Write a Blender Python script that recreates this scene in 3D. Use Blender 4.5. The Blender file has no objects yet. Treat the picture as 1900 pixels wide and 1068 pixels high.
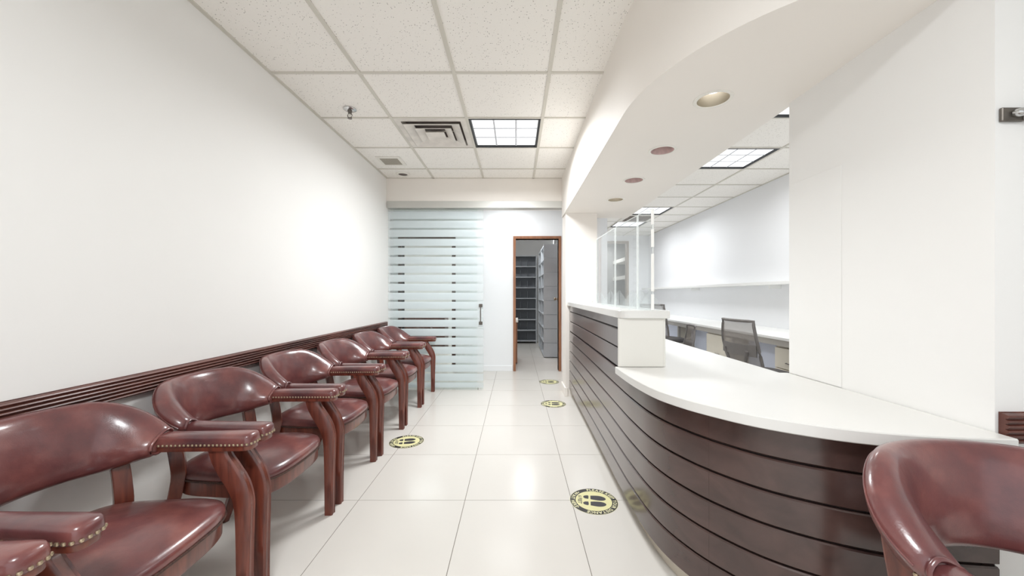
import bpy, bmesh, math, random
from mathutils import Vector, Matrix
random.seed(7)
PI = math.pi
scene = bpy.context.scene
C = scene.collection

# ------------------------------------------------------------------ camera
CAM_Z = 1.17
cam = bpy.data.cameras.new('camera')
cam.sensor_width = 36.0
cam.lens = 695.0 / 1900.0 * 36.0
cam.shift_x = -7.0 / 1900.0
cam.shift_y = 12.0 / 1900.0
cam.clip_start = 0.03
camo = bpy.data.objects.new('camera', cam)
camo.location = (0, 0, CAM_Z)
camo.rotation_euler = (PI / 2, 0, 0)
C.objects.link(camo)
scene.camera = camo

# ------------------------------------------------------------------ world, exposure
world = bpy.data.worlds.new('world'); scene.world = world
world.use_nodes = True
bg = world.node_tree.nodes['Background']
bg.inputs[0].default_value = (0.93, 0.96, 1.0, 1)
bg.inputs[1].default_value = 0.5
vs = scene.view_settings
vs.view_transform = 'Standard'; vs.look = 'None'; vs.gamma = 1.0
vs.use_curve_mapping = False
vs.exposure = 1.75
TROFFER = 15.0
scene.cycles.max_bounces = 14
scene.cycles.diffuse_bounces = 8
scene.cycles.glossy_bounces = 5
scene.cycles.transparent_max_bounces = 16
scene.cycles.caustics_reflective = False

# ------------------------------------------------------------------ materials
def srgb(r, g, b):
    f = lambda c: (c / 255 / 12.92) if c / 255 <= 0.04045 else ((c / 255 + 0.055) / 1.055) ** 2.4
    return (f(r), f(g), f(b), 1)

def base(name):
    m = bpy.data.materials.new(name); m.use_nodes = True
    nt = m.node_tree
    return m, nt, nt.nodes['Principled BSDF']

def pmat(name, col, rough=0.5, metal=0.0, var=0.0, scale=6.0, coat=0.0, bump=0.0, bscale=80.0, spec=0.5):
    m, nt, p = base(name)
    p.inputs['Roughness'].default_value = rough
    p.inputs['Metallic'].default_value = metal
    p.inputs['Coat Weight'].default_value = coat
    p.inputs['Coat Roughness'].default_value = 0.12
    p.inputs['Specular IOR Level'].default_value = spec
    tc = nt.nodes.new('ShaderNodeTexCoord')
    n = nt.nodes.new('ShaderNodeTexNoise'); n.inputs['Scale'].default_value = scale
    n.inputs['Detail'].default_value = 4
    nt.links.new(tc.outputs['Object'], n.inputs['Vector'])
    r = nt.nodes.new('ShaderNodeValToRGB')
    k0, k1 = 1 - var, 1 + var * 0.4
    r.color_ramp.elements[0].position = 0.3; r.color_ramp.elements[1].position = 0.7
    r.color_ramp.elements[0].color = (col[0] * k0, col[1] * k0, col[2] * k0, 1)
    r.color_ramp.elements[1].color = (min(1, col[0] * k1), min(1, col[1] * k1), min(1, col[2] * k1), 1)
    nt.links.new(n.outputs['Fac'], r.inputs['Fac'])
    nt.links.new(r.outputs['Color'], p.inputs['Base Color'])
    if bump:
        n2 = nt.nodes.new('ShaderNodeTexNoise'); n2.inputs['Scale'].default_value = bscale
        n2.inputs['Detail'].default_value = 3
        nt.links.new(tc.outputs['Object'], n2.inputs['Vector'])
        b = nt.nodes.new('ShaderNodeBump'); b.inputs['Strength'].default_value = bump
        b.inputs['Distance'].default_value = 0.002
        nt.links.new(n2.outputs['Fac'], b.inputs['Height'])
        nt.links.new(b.outputs['Normal'], p.inputs['Normal'])
    return m

def wood(name, c0, c1, rough=0.3, coat=0.3, axis='X', scale=3.0, spec=0.5):
    m, nt, p = base(name)
    p.inputs['Roughness'].default_value = rough
    p.inputs['Coat Weight'].default_value = coat
    p.inputs['Coat Roughness'].default_value = 0.15
    p.inputs['Specular IOR Level'].default_value = spec
    tc = nt.nodes.new('ShaderNodeTexCoord')
    mp = nt.nodes.new('ShaderNodeMapping')
    s = [scale * 9] * 3; s['XYZ'.index(axis)] = scale
    mp.inputs['Scale'].default_value = s
    nt.links.new(tc.outputs['Object'], mp.inputs['Vector'])
    n = nt.nodes.new('ShaderNodeTexNoise'); n.inputs['Scale'].default_value = 1.0
    n.inputs['Detail'].default_value = 6; n.inputs['Distortion'].default_value = 0.6
    nt.links.new(mp.outputs['Vector'], n.inputs['Vector'])
    r = nt.nodes.new('ShaderNodeValToRGB')
    r.color_ramp.elements[0].position = 0.3; r.color_ramp.elements[1].position = 0.72
    r.color_ramp.elements[0].color = c0; r.color_ramp.elements[1].color = c1
    nt.links.new(n.outputs['Fac'], r.inputs['Fac'])
    nt.links.new(r.outputs['Color'], p.inputs['Base Color'])
    return m

def leather_mat():
    m, nt, p = base('oxblood_leather')
    p.inputs['Roughness'].default_value = 0.30
    p.inputs['Coat Weight'].default_value = 0.55
    p.inputs['Coat Roughness'].default_value = 0.16
    tc = nt.nodes.new('ShaderNodeTexCoord')
    n = nt.nodes.new('ShaderNodeTexNoise'); n.inputs['Scale'].default_value = 6.5
    n.inputs['Detail'].default_value = 5; n.inputs['Roughness'].default_value = 0.6
    nt.links.new(tc.outputs['Object'], n.inputs['Vector'])
    r = nt.nodes.new('ShaderNodeValToRGB')
    e = r.color_ramp.elements
    e[0].position = 0.30; e[0].color = srgb(80, 47, 50)
    e[1].position = 0.72; e[1].color = srgb(130, 78, 72)
    x = e.new(0.5); x.color = srgb(104, 59, 58)
    nt.links.new(n.outputs['Fac'], r.inputs['Fac'])
    nt.links.new(r.outputs['Color'], p.inputs['Base Color'])
    v = nt.nodes.new('ShaderNodeTexVoronoi'); v.inputs['Scale'].default_value = 260
    nt.links.new(tc.outputs['Object'], v.inputs['Vector'])
    b = nt.nodes.new('ShaderNodeBump'); b.inputs['Strength'].default_value = 0.10
    b.inputs['Distance'].default_value = 0.0012
    nt.links.new(v.outputs['Distance'], b.inputs['Height'])
    n3 = nt.nodes.new('ShaderNodeTexNoise'); n3.inputs['Scale'].default_value = 14
    nt.links.new(tc.outputs['Object'], n3.inputs['Vector'])
    b2 = nt.nodes.new('ShaderNodeBump'); b2.inputs['Strength'].default_value = 0.18
    b2.inputs['Distance'].default_value = 0.012
    nt.links.new(n3.outputs['Fac'], b2.inputs['Height'])
    nt.links.new(b.outputs['Normal'], b2.inputs['Normal'])
    nt.links.new(b2.outputs['Normal'], p.inputs['Normal'])
    return m

def tile_mat(name, speck):
    m, nt, p = base(name)
    p.inputs['Roughness'].default_value = 0.9
    p.inputs['Specular IOR Level'].default_value = 0.1
    tc = nt.nodes.new('ShaderNodeTexCoord')
    oi = nt.nodes.new('ShaderNodeObjectInfo')
    ad = nt.nodes.new('ShaderNodeVectorMath'); ad.operation = 'ADD'
    mu = nt.nodes.new('ShaderNodeVectorMath'); mu.operation = 'SCALE'
    nt.links.new(oi.outputs['Location'], mu.inputs[0]); mu.inputs['Scale'].default_value = 3.7
    nt.links.new(tc.outputs['Object'], ad.inputs[0]); nt.links.new(mu.outputs[0], ad.inputs[1])
    v = nt.nodes.new('ShaderNodeTexVoronoi'); v.inputs['Scale'].default_value = 105
    nt.links.new(ad.outputs[0], v.inputs['Vector'])
    n = nt.nodes.new('ShaderNodeTexNoise'); n.inputs['Scale'].default_value = 90
    nt.links.new(ad.outputs[0], n.inputs['Vector'])
    # pin holes: voronoi cell centres, only in some cells, of uneven size
    sep = nt.nodes.new('ShaderNodeSeparateColor')
    nt.links.new(v.outputs['Color'], sep.inputs[0])
    sz = nt.nodes.new('ShaderNodeMath'); sz.operation = 'MULTIPLY'; sz.inputs[1].default_value = 0.30
    nt.links.new(sep.outputs[0], sz.inputs[0])
    lt = nt.nodes.new('ShaderNodeMath'); lt.operation = 'LESS_THAN'
    nt.links.new(v.outputs['Distance'], lt.inputs[0]); nt.links.new(sz.outputs[0], lt.inputs[1])
    gt = nt.nodes.new('ShaderNodeMath'); gt.operation = 'GREATER_THAN'; gt.inputs[1].default_value = 0.45
    nt.links.new(sep.outputs[1], gt.inputs[0])
    an = nt.nodes.new('ShaderNodeMath'); an.operation = 'MULTIPLY'
    nt.links.new(lt.outputs[0], an.inputs[0]); nt.links.new(gt.outputs[0], an.inputs[1])
    k = nt.nodes.new('ShaderNodeMath'); k.operation = 'MULTIPLY'; k.inputs[1].default_value = speck
    nt.links.new(an.outputs[0], k.inputs[0])
    mx = nt.nodes.new('ShaderNodeMix'); mx.data_type = 'RGBA'
    mx.inputs['A'].default_value = srgb(242, 239, 234)
    mx.inputs['B'].default_value = srgb(120, 112, 104)
    nt.links.new(k.outputs[0], mx.inputs['Factor'])
    nt.links.new(mx.outputs['Result'], p.inputs['Base Color'])
    b = nt.nodes.new('ShaderNodeBump'); b.inputs['Strength'].default_value = 0.25
    b.inputs['Distance'].default_value = 0.002
    nt.links.new(n.outputs['Fac'], b.inputs['Height'])
    nt.links.new(b.outputs['Normal'], p.inputs['Normal'])
    return m

def glass_mat(name, tint, refl=0.5, clear=True):
    m = bpy.data.materials.new(name); m.use_nodes = True
    nt = m.node_tree; nt.nodes.clear()
    o = nt.nodes.new('ShaderNodeOutputMaterial')
    t = nt.nodes.new('ShaderNodeBsdfTransparent'); t.inputs[0].default_value = tint
    g = nt.nodes.new('ShaderNodeBsdfGlossy'); g.inputs['Roughness'].default_value = 0.02
    lw = nt.nodes.new('ShaderNodeLayerWeight'); lw.inputs['Blend'].default_value = 0.5
    pw = nt.nodes.new('ShaderNodeMath'); pw.operation = 'POWER'; pw.inputs[1].default_value = 5.0
    nt.links.new(lw.outputs['Facing'], pw.inputs[0])
    sc = nt.nodes.new('ShaderNodeMath'); sc.operation = 'MULTIPLY_ADD'; sc.inputs[1].default_value = refl * 0.9; sc.inputs[2].default_value = 0.03
    nt.links.new(pw.outputs[0], sc.inputs[0])
    mx = nt.nodes.new('ShaderNodeMixShader')
    nt.links.new(sc.outputs[0], mx.inputs[0]); nt.links.new(t.outputs[0], mx.inputs[1]); nt.links.new(g.outputs[0], mx.inputs[2])
    nt.links.new(mx.outputs[0], o.inputs[0])
    return m

def film_mat(name, col, through, haze=0.5):
    m = bpy.data.materials.new(name); m.use_nodes = True
    nt = m.node_tree; nt.nodes.clear()
    o = nt.nodes.new('ShaderNodeOutputMaterial')
    t = nt.nodes.new('ShaderNodeBsdfTransparent'); t.inputs[0].default_value = (1, 1, 1, 1)
    d = nt.nodes.new('ShaderNodeBsdfDiffuse'); d.inputs[0].default_value = col
    l = nt.nodes.new('ShaderNodeBsdfTranslucent'); l.inputs[0].default_value = col
    a = nt.nodes.new('ShaderNodeMixShader'); a.inputs[0].default_value = haze
    nt.links.new(d.outputs[0], a.inputs[1]); nt.links.new(l.outputs[0], a.inputs[2])
    b = nt.nodes.new('ShaderNodeMixShader'); b.inputs[0].default_value = through
    nt.links.new(a.outputs[0], b.inputs[1]); nt.links.new(t.outputs[0], b.inputs[2])
    nt.links.new(b.outputs[0], o.inputs[0])
    return m

def emit_mat(name, col, s):
    m = bpy.data.materials.new(name); m.use_nodes = True
    nt = m.node_tree; nt.nodes.clear()
    o = nt.nodes.new('ShaderNodeOutputMaterial')
    e = nt.nodes.new('ShaderNodeEmission'); e.inputs[0].default_value = col; e.inputs[1].default_value = s
    nt.links.new(e.outputs[0], o.inputs[0])
    return m

M = {}
M['wall'] = pmat('white_wall_paint', srgb(234, 233, 231), 0.55, var=0.012, scale=1.6, bump=0.06, bscale=140, spec=0.3)
M['wall_cool'] = pmat('cool_white_wall_paint', srgb(238, 239, 241), 0.6, var=0.012, scale=1.2, spec=0.3)
M['soffit'] = pmat('soffit_paint', srgb(236, 231, 225), 0.6, var=0.012, scale=1.5, spec=0.3)
M['tbar'] = pmat('ceiling_grid_metal', srgb(208, 204, 194), 0.5, var=0.05, scale=3)
M['tile'] = tile_mat('acoustic_tile', 0.75)
M['ceil'] = pmat('plain_ceiling_paint', srgb(236, 234, 230), 0.8, var=0.01)
M['floor'] = pmat('polished_cream_tile', srgb(211, 207, 201), 0.20, var=0.02, scale=2.2, spec=0.28)
M['grout'] = pmat('grey_grout', srgb(120, 113, 104), 0.9, var=0.1, scale=20)
M['rail'] = wood('mahogany_rail', srgb(62, 30, 24), srgb(108, 58, 46), 0.42, 0.15, 'Y', 2.0)
M['chairwood'] = wood('cherry_chair_wood', srgb(78, 36, 28), srgb(122, 62, 46), 0.32, 0.4, 'Z', 5.0)
M['leather'] = leather_mat()
M['brass'] = pmat('antique_brass', srgb(186, 168, 142), 0.35, 0.8, var=0.25, scale=60)
M['braid'] = pmat('dark_braid_trim', srgb(74, 48, 40), 0.6, var=0.6, scale=150)
M['board'] = wood('dark_walnut_laminate', srgb(60, 43, 40), srgb(80, 58, 53), 0.24, 0.6, 'Y', 1.2)
M['gap'] = pmat('dark_carcass', srgb(36, 24, 22), 0.6, var=0.1)
M['quartz'] = pmat('white_worktop', srgb(222, 221, 218), 0.22, var=0.015, scale=3)
M['quartz_edge'] = pmat('white_panel_laminate', srgb(224, 222, 216), 0.35, var=0.02, scale=4)
M['kick'] = pmat('beige_toe_kick', srgb(206, 198, 184), 0.5, var=0.05)
M['glass'] = glass_mat('door_glass', (0.965, 0.985, 0.98, 1), 0.7)
M['acrylic'] = glass_mat('clear_acrylic', (0.97, 0.98, 0.98, 1), 0.45)
def haze(m, amount):
    nt = m.node_tree; o = [n for n in nt.nodes if n.type == 'OUTPUT_MATERIAL'][0]
    src = o.inputs[0].links[0].from_socket
    d = nt.nodes.new('ShaderNodeBsdfDiffuse'); d.inputs[0].default_value = srgb(240, 243, 244)
    l = nt.nodes.new('ShaderNodeBsdfTranslucent'); l.inputs[0].default_value = srgb(240, 243, 244)
    a = nt.nodes.new('ShaderNodeMixShader'); nt.links.new(d.outputs[0], a.inputs[1]); nt.links.new(l.outputs[0], a.inputs[2])
    b = nt.nodes.new('ShaderNodeMixShader'); b.inputs[0].default_value = amount
    nt.links.new(src, b.inputs[1]); nt.links.new(a.outputs[0], b.inputs[2]); nt.links.new(b.outputs[0], o.inputs[0])
haze(M['acrylic'], 0.09)
M['acrylic_edge'] = film_mat('acrylic_edge', srgb(244, 247, 246), 0.55)
M['frost'] = film_mat('frosted_film', srgb(246, 250, 252), 0.42, 0.65)
M['winglass'] = glass_mat('window_glass', (0.97, 0.98, 0.98, 1), 0.6)
M['alu'] = pmat('brushed_aluminium', srgb(196, 195, 190), 0.42, 0.35, var=0.05, scale=4)
M['steel'] = pmat('dark_steel', srgb(112, 106, 100), 0.35, 0.7, var=0.2, scale=30)
M['chrome'] = pmat('chrome', srgb(205, 205, 205), 0.18, 0.95, var=0.05)
M['black'] = pmat('black_frame', srgb(26, 28, 30), 0.5, var=0.1)
M['lens'] = emit_mat('lit_lens', (0.985, 1.0, 1.01, 1), 0.42)
M['lensbar'] = pmat('lens_divider', srgb(205, 208, 214), 0.6)
M['lamp'] = emit_mat('lit_lamp', (1.0, 0.98, 0.95, 1), 2.5)
M['bronze'] = pmat('bronze_reflector', srgb(124, 116, 100), 0.45, 0.2, var=0.1)
M['mauve'] = pmat('mauve_reflector', srgb(226, 198, 194), 0.4, 0.1, var=0.25, scale=20)
M['whitemetal'] = pmat('white_painted_metal', srgb(232, 229, 222), 0.45, var=0.03)
M['ventdirty'] = pmat('dusty_white_metal', srgb(224, 219, 212), 0.55, var=0.16, scale=9)
M['ventdark'] = pmat('dark_duct', srgb(112, 102, 97), 0.8, var=0.2)
M['grille'] = pmat('grey_grille', srgb(160, 154, 142), 0.7, var=0.1, scale=60)
M['doorwood'] = wood('oak_door_frame', srgb(126, 80, 54), srgb(160, 108, 74), 0.4, 0.2, 'Z', 3.0)
M['doorleaf'] = wood('brown_door_leaf', srgb(120, 78, 54), srgb(150, 100, 72), 0.4, 0.2, 'Z', 3.0)
M['darkwood'] = wood('dark_cabinet_wood', srgb(50, 32, 26), srgb(84, 54, 42), 0.4, 0.2, 'Z', 3.0)
M['file'] = pmat('grey_steel_shelving', srgb(186, 190, 194), 0.45, 0.1, var=0.05, scale=4)
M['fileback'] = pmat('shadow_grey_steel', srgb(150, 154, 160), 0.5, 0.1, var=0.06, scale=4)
M['decal_black'] = pmat('decal_black', srgb(44, 42, 42), 0.45, var=0.15, scale=40)
M['decal_yellow'] = pmat('decal_pale_yellow', srgb(224, 219, 168), 0.45, var=0.05, scale=30)
M['decal_sole'] = pmat('decal_sole_grey', srgb(58, 56, 60), 0.5, var=0.2, scale=50)
M['decal_text'] = pmat('decal_cream', srgb(236, 232, 190), 0.5, var=0.02)
M['desk'] = pmat('pale_desk_laminate', srgb(238, 238, 236), 0.35, var=0.01)
M['deskedge'] = pmat('grey_desk_edge', srgb(172, 168, 162), 0.5, var=0.05)
M['cream'] = pmat('cream_cabinet', srgb(226, 220, 206), 0.45, var=0.02)
M['greymesh'] = film_mat('grey_chair_mesh', srgb(138, 132, 128), 0.34, 0.3)
M['greyplastic'] = pmat('grey_plastic', srgb(116, 112, 110), 0.5, var=0.08, scale=30)
M['darkfabric'] = pmat('charcoal_fabric', srgb(82, 79, 79), 0.9, var=0.25, scale=120, bump=0.2, bscale=300)
M['bluepanel'] = pmat('pale_blue_panel', srgb(214, 220, 236), 0.5, var=0.02)
M['edge_glint'] = pmat('white_edge_glint', srgb(246, 246, 243), 0.5, var=0.02)
M['niche'] = pmat('taupe_frame', srgb(164, 152, 140), 0.5, var=0.05)
M['nicheback'] = pmat('grey_cupboard', srgb(158, 158, 156), 0.6, var=0.06, scale=3)

# ------------------------------------------------------------------ mesh helpers
class MB:
    def __init__(s): s.v = []; s.f = []
    def box(s, x0, x1, y0, y1, z0, z1):
        b = len(s.v)
        s.v += [(x0, y0, z0), (x1, y0, z0), (x1, y1, z0), (x0, y1, z0), (x0, y0, z1), (x1, y0, z1), (x1, y1, z1), (x0, y1, z1)]
        s.f += [[b + i for i in q] for q in ((0, 3, 2, 1), (4, 5, 6, 7), (0, 1, 5, 4), (1, 2, 6, 5), (2, 3, 7, 6), (3, 0, 4, 7))]
        return s
    def loft(s, rings, cap0=True, cap1=True, closed=True):
        b = len(s.v); n = len(rings[0])
        for r in rings: s.v += [tuple(p) for p in r]
        for i in range(len(rings) - 1):
            for j in range(n if closed else n - 1):
                k = (j + 1) % n
                s.f.append([b + i * n + j, b + i * n + k, b + (i + 1) * n + k, b + (i + 1) * n + j])
        if cap0: s.f.append([b + j for j in range(n)][::-1])
        if cap1: s.f.append([b + (len(rings) - 1) * n + j for j in range(n)])
        return s
    def prism(s, out, z0, z1):
        return s.loft([[(x, y, z0) for x, y in out], [(x, y, z1) for x, y in out]])
    def tube(s, path, r, n=8, closed=False):
        P = [Vector(p) for p in path]; rings = []
        m = len(P); up = Vector((0, 0, 1))
        for i in range(m):
            a = P[(i - 1) % m] if (closed or i > 0) else P[i]
            c = P[(i + 1) % m] if (closed or i < m - 1) else P[i]
            t = (c - a).normalized()
            u = up if abs(t.dot(up)) < 0.95 else Vector((1, 0, 0))
            x = t.cross(u).normalized(); y = t.cross(x).normalized()
            rr = r[i] if isinstance(r, (list, tuple)) else r
            rings.append([P[i] + (x * math.cos(2 * PI * k / n) + y * math.sin(2 * PI * k / n)) * rr for k in range(n)])
        if closed: rings.append(rings[0]); return s.loft(rings, False, False)
        return s.loft(rings)
    def lathe(s, prof, c=(0, 0, 0), n=24, cap=True):
        rings = [[(c[0] + r * math.cos(2 * PI * k / n), c[1] + r * math.sin(2 * PI * k / n), c[2] + z) for k in range(n)] for r, z in prof]
        return s.loft(rings, cap, cap)
    def ball(s, c, r, n=8, m=5, sz=1.0):
        rings = []
        for i in range(1, m):
            a = PI * i / m
            rings.append([(c[0] + r * math.sin(a) * math.cos(2 * PI * k / n), c[1] + r * math.sin(a) * math.sin(2 * PI * k / n), c[2] - r * sz * math.cos(a)) for k in range(n)])
        return s.loft(rings)
    def xform(s, mat):
        s.v = [tuple(mat @ Vector(p)) for p in s.v]; return s
    def build(s, name, mat, parent=None, smooth=0, bevel=0.0, segs=1):
        off = Vector((0, 0, 0)); q = parent
        while q: off += q.location; q = q.parent
        me = bpy.data.meshes.new(name)
        me.from_pydata([tuple(Vector(p) - off) for p in s.v], [], s.f)
        bm = bmesh.new(); bm.from_mesh(me)
        bmesh.ops.recalc_face_normals(bm, faces=bm.faces)
        if bevel:
            es = [e for e in bm.edges if len(e.link_faces) == 2 and e.calc_face_angle(0) > 0.6]
            bmesh.ops.bevel(bm, geom=es, offset=bevel, segments=segs, affect='EDGES', profile=0.5, clamp_overlap=True)
        bm.to_mesh(me); bm.free()
        me.materials.append(M[mat] if isinstance(mat, str) else mat)
        o = bpy.data.objects.new(name, me); C.objects.link(o)
        if parent: o.parent = parent
        if smooth:
            me.polygons.foreach_set('use_smooth', [True] * len(me.polygons))
            me.set_sharp_from_angle(angle=math.radians(smooth))
        return o

def tag(o, label, cat, group=None):
    o['label'] = label; o['category'] = cat
    if group: o['group'] = group
    return o
def thing(name, label, cat, loc=(0, 0, 0), group=None):
    o = bpy.data.objects.new(name, None); C.objects.link(o)
    o.location = loc; o.empty_display_size = 0.1
    return tag(o, label, cat, group)
def struct(o, label=None):
    o['kind'] = 'structure'
    if label: o['label'] = label
    return o
def box(name, mat, x0, x1, y0, y1, z0, z1, parent=None, bevel=0.0):
    return MB().box(x0, x1, y0, y1, z0, z1).build(name, mat, parent, bevel=bevel)
def inst(src, parent, loc, name=None):
    o = bpy.data.objects.new(name or src.name, src.data); C.objects.link(o)
    o.parent = parent; o.location = loc
    return o
def copy_tree(o, parent=None):
    c = o.copy(); C.objects.link(c); c.parent = parent
    for ch in list(o.children): copy_tree(ch, c)
    return c
def spline(pts, n=8):
    out = []
    for i in range(len(pts) - 1):
        p0 = pts[max(0, i - 1)]; p1 = pts[i]; p2 = pts[i + 1]; p3 = pts[min(len(pts) - 1, i + 2)]
        # centripetal-like: scale tangents by segment length
        d = math.dist(p1, p2)
        t1 = [(b - a) for a, b in zip(p0, p2)]; l1 = math.dist(p0, p2)
        t2 = [(b - a) for a, b in zip(p1, p3)]; l2 = math.dist(p1, p3)
        for k in range(n):
            t = k / n; h00 = 2 * t**3 - 3 * t**2 + 1; h10 = t**3 - 2 * t**2 + t; h01 = -2 * t**3 + 3 * t**2; h11 = t**3 - t**2
            out.append(tuple(h00 * a + h10 * u / l1 * d + h01 * b + h11 * w / l2 * d for a, b, u, w in zip(p1, p2, t1, t2)))
    out.append(tuple(pts[-1]))
    return out
def offset_path(path, d):
    out = []
    for i, p in enumerate(path):
        a = path[max(0, i - 1)]; b = path[min(len(path) - 1, i + 1)]
        tx, ty = b[0] - a[0], b[1] - a[1]; l = math.hypot(tx, ty)
        out.append((p[0] - ty / l * d, p[1] + tx / l * d))
    return out

# ------------------------------------------------------------------ room sizes
ZC = 2.58; XL = -1.575; YB = 4.56; YH = 5.73; XS = 0.56; ZS = 2.106; XR = 1.343; YE = 1.05; XO = 3.19; YO = 9.0
YF = -1.9; XE = 2.7

# ------------------------------------------------------------------ floor
fl = struct(box('floor', 'grout', -3.3, 3.35, YF - 0.1, 9.6, -0.06, -0.0015))
T = 0.606; G = 0.0016
tm = MB().box(G, T - G, G, T - G, -0.012, 0.0).build('floor_tile', 'floor', fl)
first = True
i0 = -4
for i in range(i0, 7):
    for j in range(-7, 13):
        x = -0.895 + i * T; y = 2.132 + j * T
        if x > 3.2 or x < -3.3 or y > 9.3: continue
        if first: tm.location = (x, y, 0); first = False
        else: inst(tm, fl, (x, y, 0), 'floor_tile')

# ------------------------------------------------------------------ walls
struct(box('wall_left', 'wall', XL - 0.13, XL, YF, YB + 0.14, 0, 2.70))
struct(box('wall_header', 'soffit', XL, 0.62, YB, YB + 0.14, 2.225, 2.70))
struct(box('wall_corridor_front', 'wall_cool', -3.2, XL - 0.13, YB, YB + 0.14, 0, 2.70))
struct(box('wall_corridor_left', 'wall_cool', -3.32, -3.2, YB, 9.5, 0, 2.70))
struct(box('wall_corridor_right', 'wall_cool', 0.745, 0.90, YB + 0.06, YH, 0, 2.70))
DA = (0.0, 0.655); DB = (-1.74, -0.975); DH = 2.02
wb = MB()
wb.box(-3.2, DB[0], YH, YH + 0.12, 0, 2.70); wb.box(DB[0], DB[1], YH, YH + 0.12, DH, 2.70)
wb.box(DB[1], DA[0], YH, YH + 0.12, 0, 2.70); wb.box(DA[0], DA[1], YH, YH + 0.12, DH, 2.70)
wb.box(DA[1], 1.4, YH, YH + 0.12, 0, 2.70)
struct(wb.build('wall_back', 'wall_cool'))
struct(box('baseboard_back', 'wall_cool', DB[1] + 0.06, DA[0] - 0.05, YH - 0.012, YH, 0, 0.085, bevel=0.003))
struct(box('wall_file_left', 'wall', -0.55, -0.45, YH + 0.12, 9.4, 0, 2.70))
struct(box('wall_file_back', 'wall', -3.2, 0.93, 9.3, 9.42, 0, 2.70))
# pillar at the end of the counter
pil = struct(box('wall_pillar', 'soffit', 0.575, 0.936, 4.31, 4.62, 0, 2.70))
struct(box('baseboard_pillar', 'soffit', 0.562, 0.60, 4.30, 4.62, 0, 0.10, bevel=0.004))
struct(box('wall_office_left', 'wall_cool', 0.93, 1.04, 4.62, YO, 0, 2.70))
struct(box('wall_right', 'wall', XR, XR + 0.12, YE, 1.84, 0, 2.70))
struct(box('wall_entry', 'wall_cool', XR + 0.12, XO + 0.1, YE, YE + 0.12, 0, 2.70))
struct(box('wall_entry_right', 'wall', XE, XE + 0.12, YF, YE, 0, 2.70))
struct(box('wall_office_right', 'wall_cool', XO, XO + 0.12, YE + 0.12, YO, 0, 2.70))
NX0, NX1, NZ = 1.93, 2.71, 2.45
wo = MB()
wo.box(0.93, NX0, YO, YO + 0.12, 0, 2.70); wo.box(NX1, XO + 0.12, YO, YO + 0.12, 0, 2.70); wo.box(NX0, NX1, YO, YO + 0.12, NZ, 2.70)
struct(wo.build('wall_office_back', 'wall_cool'))
# thin wall patch panel on the right wall above the worktop
struct(box('trim_3', 'wall', XR - 0.0025, XR, 1.543, 1.836, 0.786, 1.705, bevel=0.001), 'thin white panel flat on the wall beside the opening')
# unseen storefront added behind the camera to let sky light in
wf = MB()
wf.box(XL - 0.13, -1.2, YF - 0.12, YF, 0, 2.70); wf.box(2.3, XE + 0.12, YF - 0.12, YF, 0, 2.70)
wf.box(-1.2, 2.3, YF - 0.12, YF, 2.35, 2.70); wf.box(-1.2, 2.3, YF - 0.12, YF, 0, 0.12)
struct(wf.build('wall_front', 'wall'))
w1 = MB()
for x in (-1.2, -0.33, 0.53, 1.40, 2.26): w1.box(x, x + 0.04, YF - 0.09, YF - 0.03, 0.12, 2.35)
for z in (0.12, 2.31): w1.box(-1.2, 2.3, YF - 0.085, YF - 0.035, z, z + 0.04)
w1o = struct(w1.build('fill_window_1', 'alu'))
for k in range(4):
    x = -1.16 + k * 0.865
    box('pane', 'winglass', x, x + 0.83, YF - 0.063, YF - 0.057, 0.16, 2.31, w1o)

# ------------------------------------------------------------------ ceiling: slab, grid bars and tiles
ce = struct(box('ceiling', 'ceil', -3.3, XO + 0.12, YF - 0.1, 9.6, 2.66, 2.74))
struct(box('ceiling_corridor', 'ceil', -3.2, 0.745, YB + 0.14, YH, ZC, ZC + 0.03))
struct(box('ceiling_file_room', 'ceil', -3.2, 0.93, YH + 0.12, 9.3, ZC, ZC + 0.03))
struct(box('ceiling_entry', 'ceil', XS, XE, YF, 1.0, ZC, ZC + 0.03))
ROW = [2.39 + 0.61 * k for k in range(-7, 12)]
colsL = [XL, -1.0, -0.395, 0.215, XS + 0.03]
colsO = [1.04, 1.353, 1.963, 2.573, XO]
cache = {}
def tile(x0, x1, y0, y1):
    w, d = round(x1 - x0, 3), round(y1 - y0, 3)
    if (w, d) not in cache:
        o = MB().box(0.004, w - 0.004, 0.004, d - 0.004, 0, 0.014).build('ceiling_tile', 'tile', ce)
        o.location = (x0, y0, ZC + 0.006); cache[(w, d)] = o
    else: inst(cache[(w, d)], ce, (x0, y0, ZC + 0.006), 'ceiling_tile')
def inrow(y): return max(r for r in ROW if r <= y + 1e-6)
lights = []          # (x0,x1,y0,y1)
LIGHT_CELLS = {('L', 2, 3), ('L', 2, -3)}
for j in range(len(ROW) - 1):
    k = j - 7                                   # row k spans 2.39+.61k
    y0, y1 = ROW[j], ROW[j + 1]
    if y0 < YB and y1 > YF:
        a, b = max(y0, YF), min(y1, YB)
        for c in range(4):
            x0, x1 = colsL[c], colsL[c + 1]
            if c == 2 and k in (1, -5): lights.append((x0, x1, a, b, k)); continue  # the row behind the camera holds an unseen light added as fill
            if c == 1 and k == 1: continue       # air diffuser sits here
            tile(x0, x1, a, b)
    if y0 >= 1.17 - 0.01 and y0 < YO:
        b = min(y1, YO)
        for c in range(4):
            if c == 0 and y0 < 4.5: continue
            x0, x1 = colsO[c], colsO[c + 1]
            if c == 2 and k in (0, 2, 6, 8): lights.append((x0, x1, y0, b, 100 + k)); continue
            if c == 2 and k == 7: continue
            tile(x0, x1, y0, b)
def bar(x0, x1, y0, y1): box('grid_bar', 'tbar', x0, x1, y0, y1, ZC, ZC + 0.006, ce)
for x in colsL[1:4]: bar(x - 0.012, x + 0.012, YF, YB)
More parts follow.
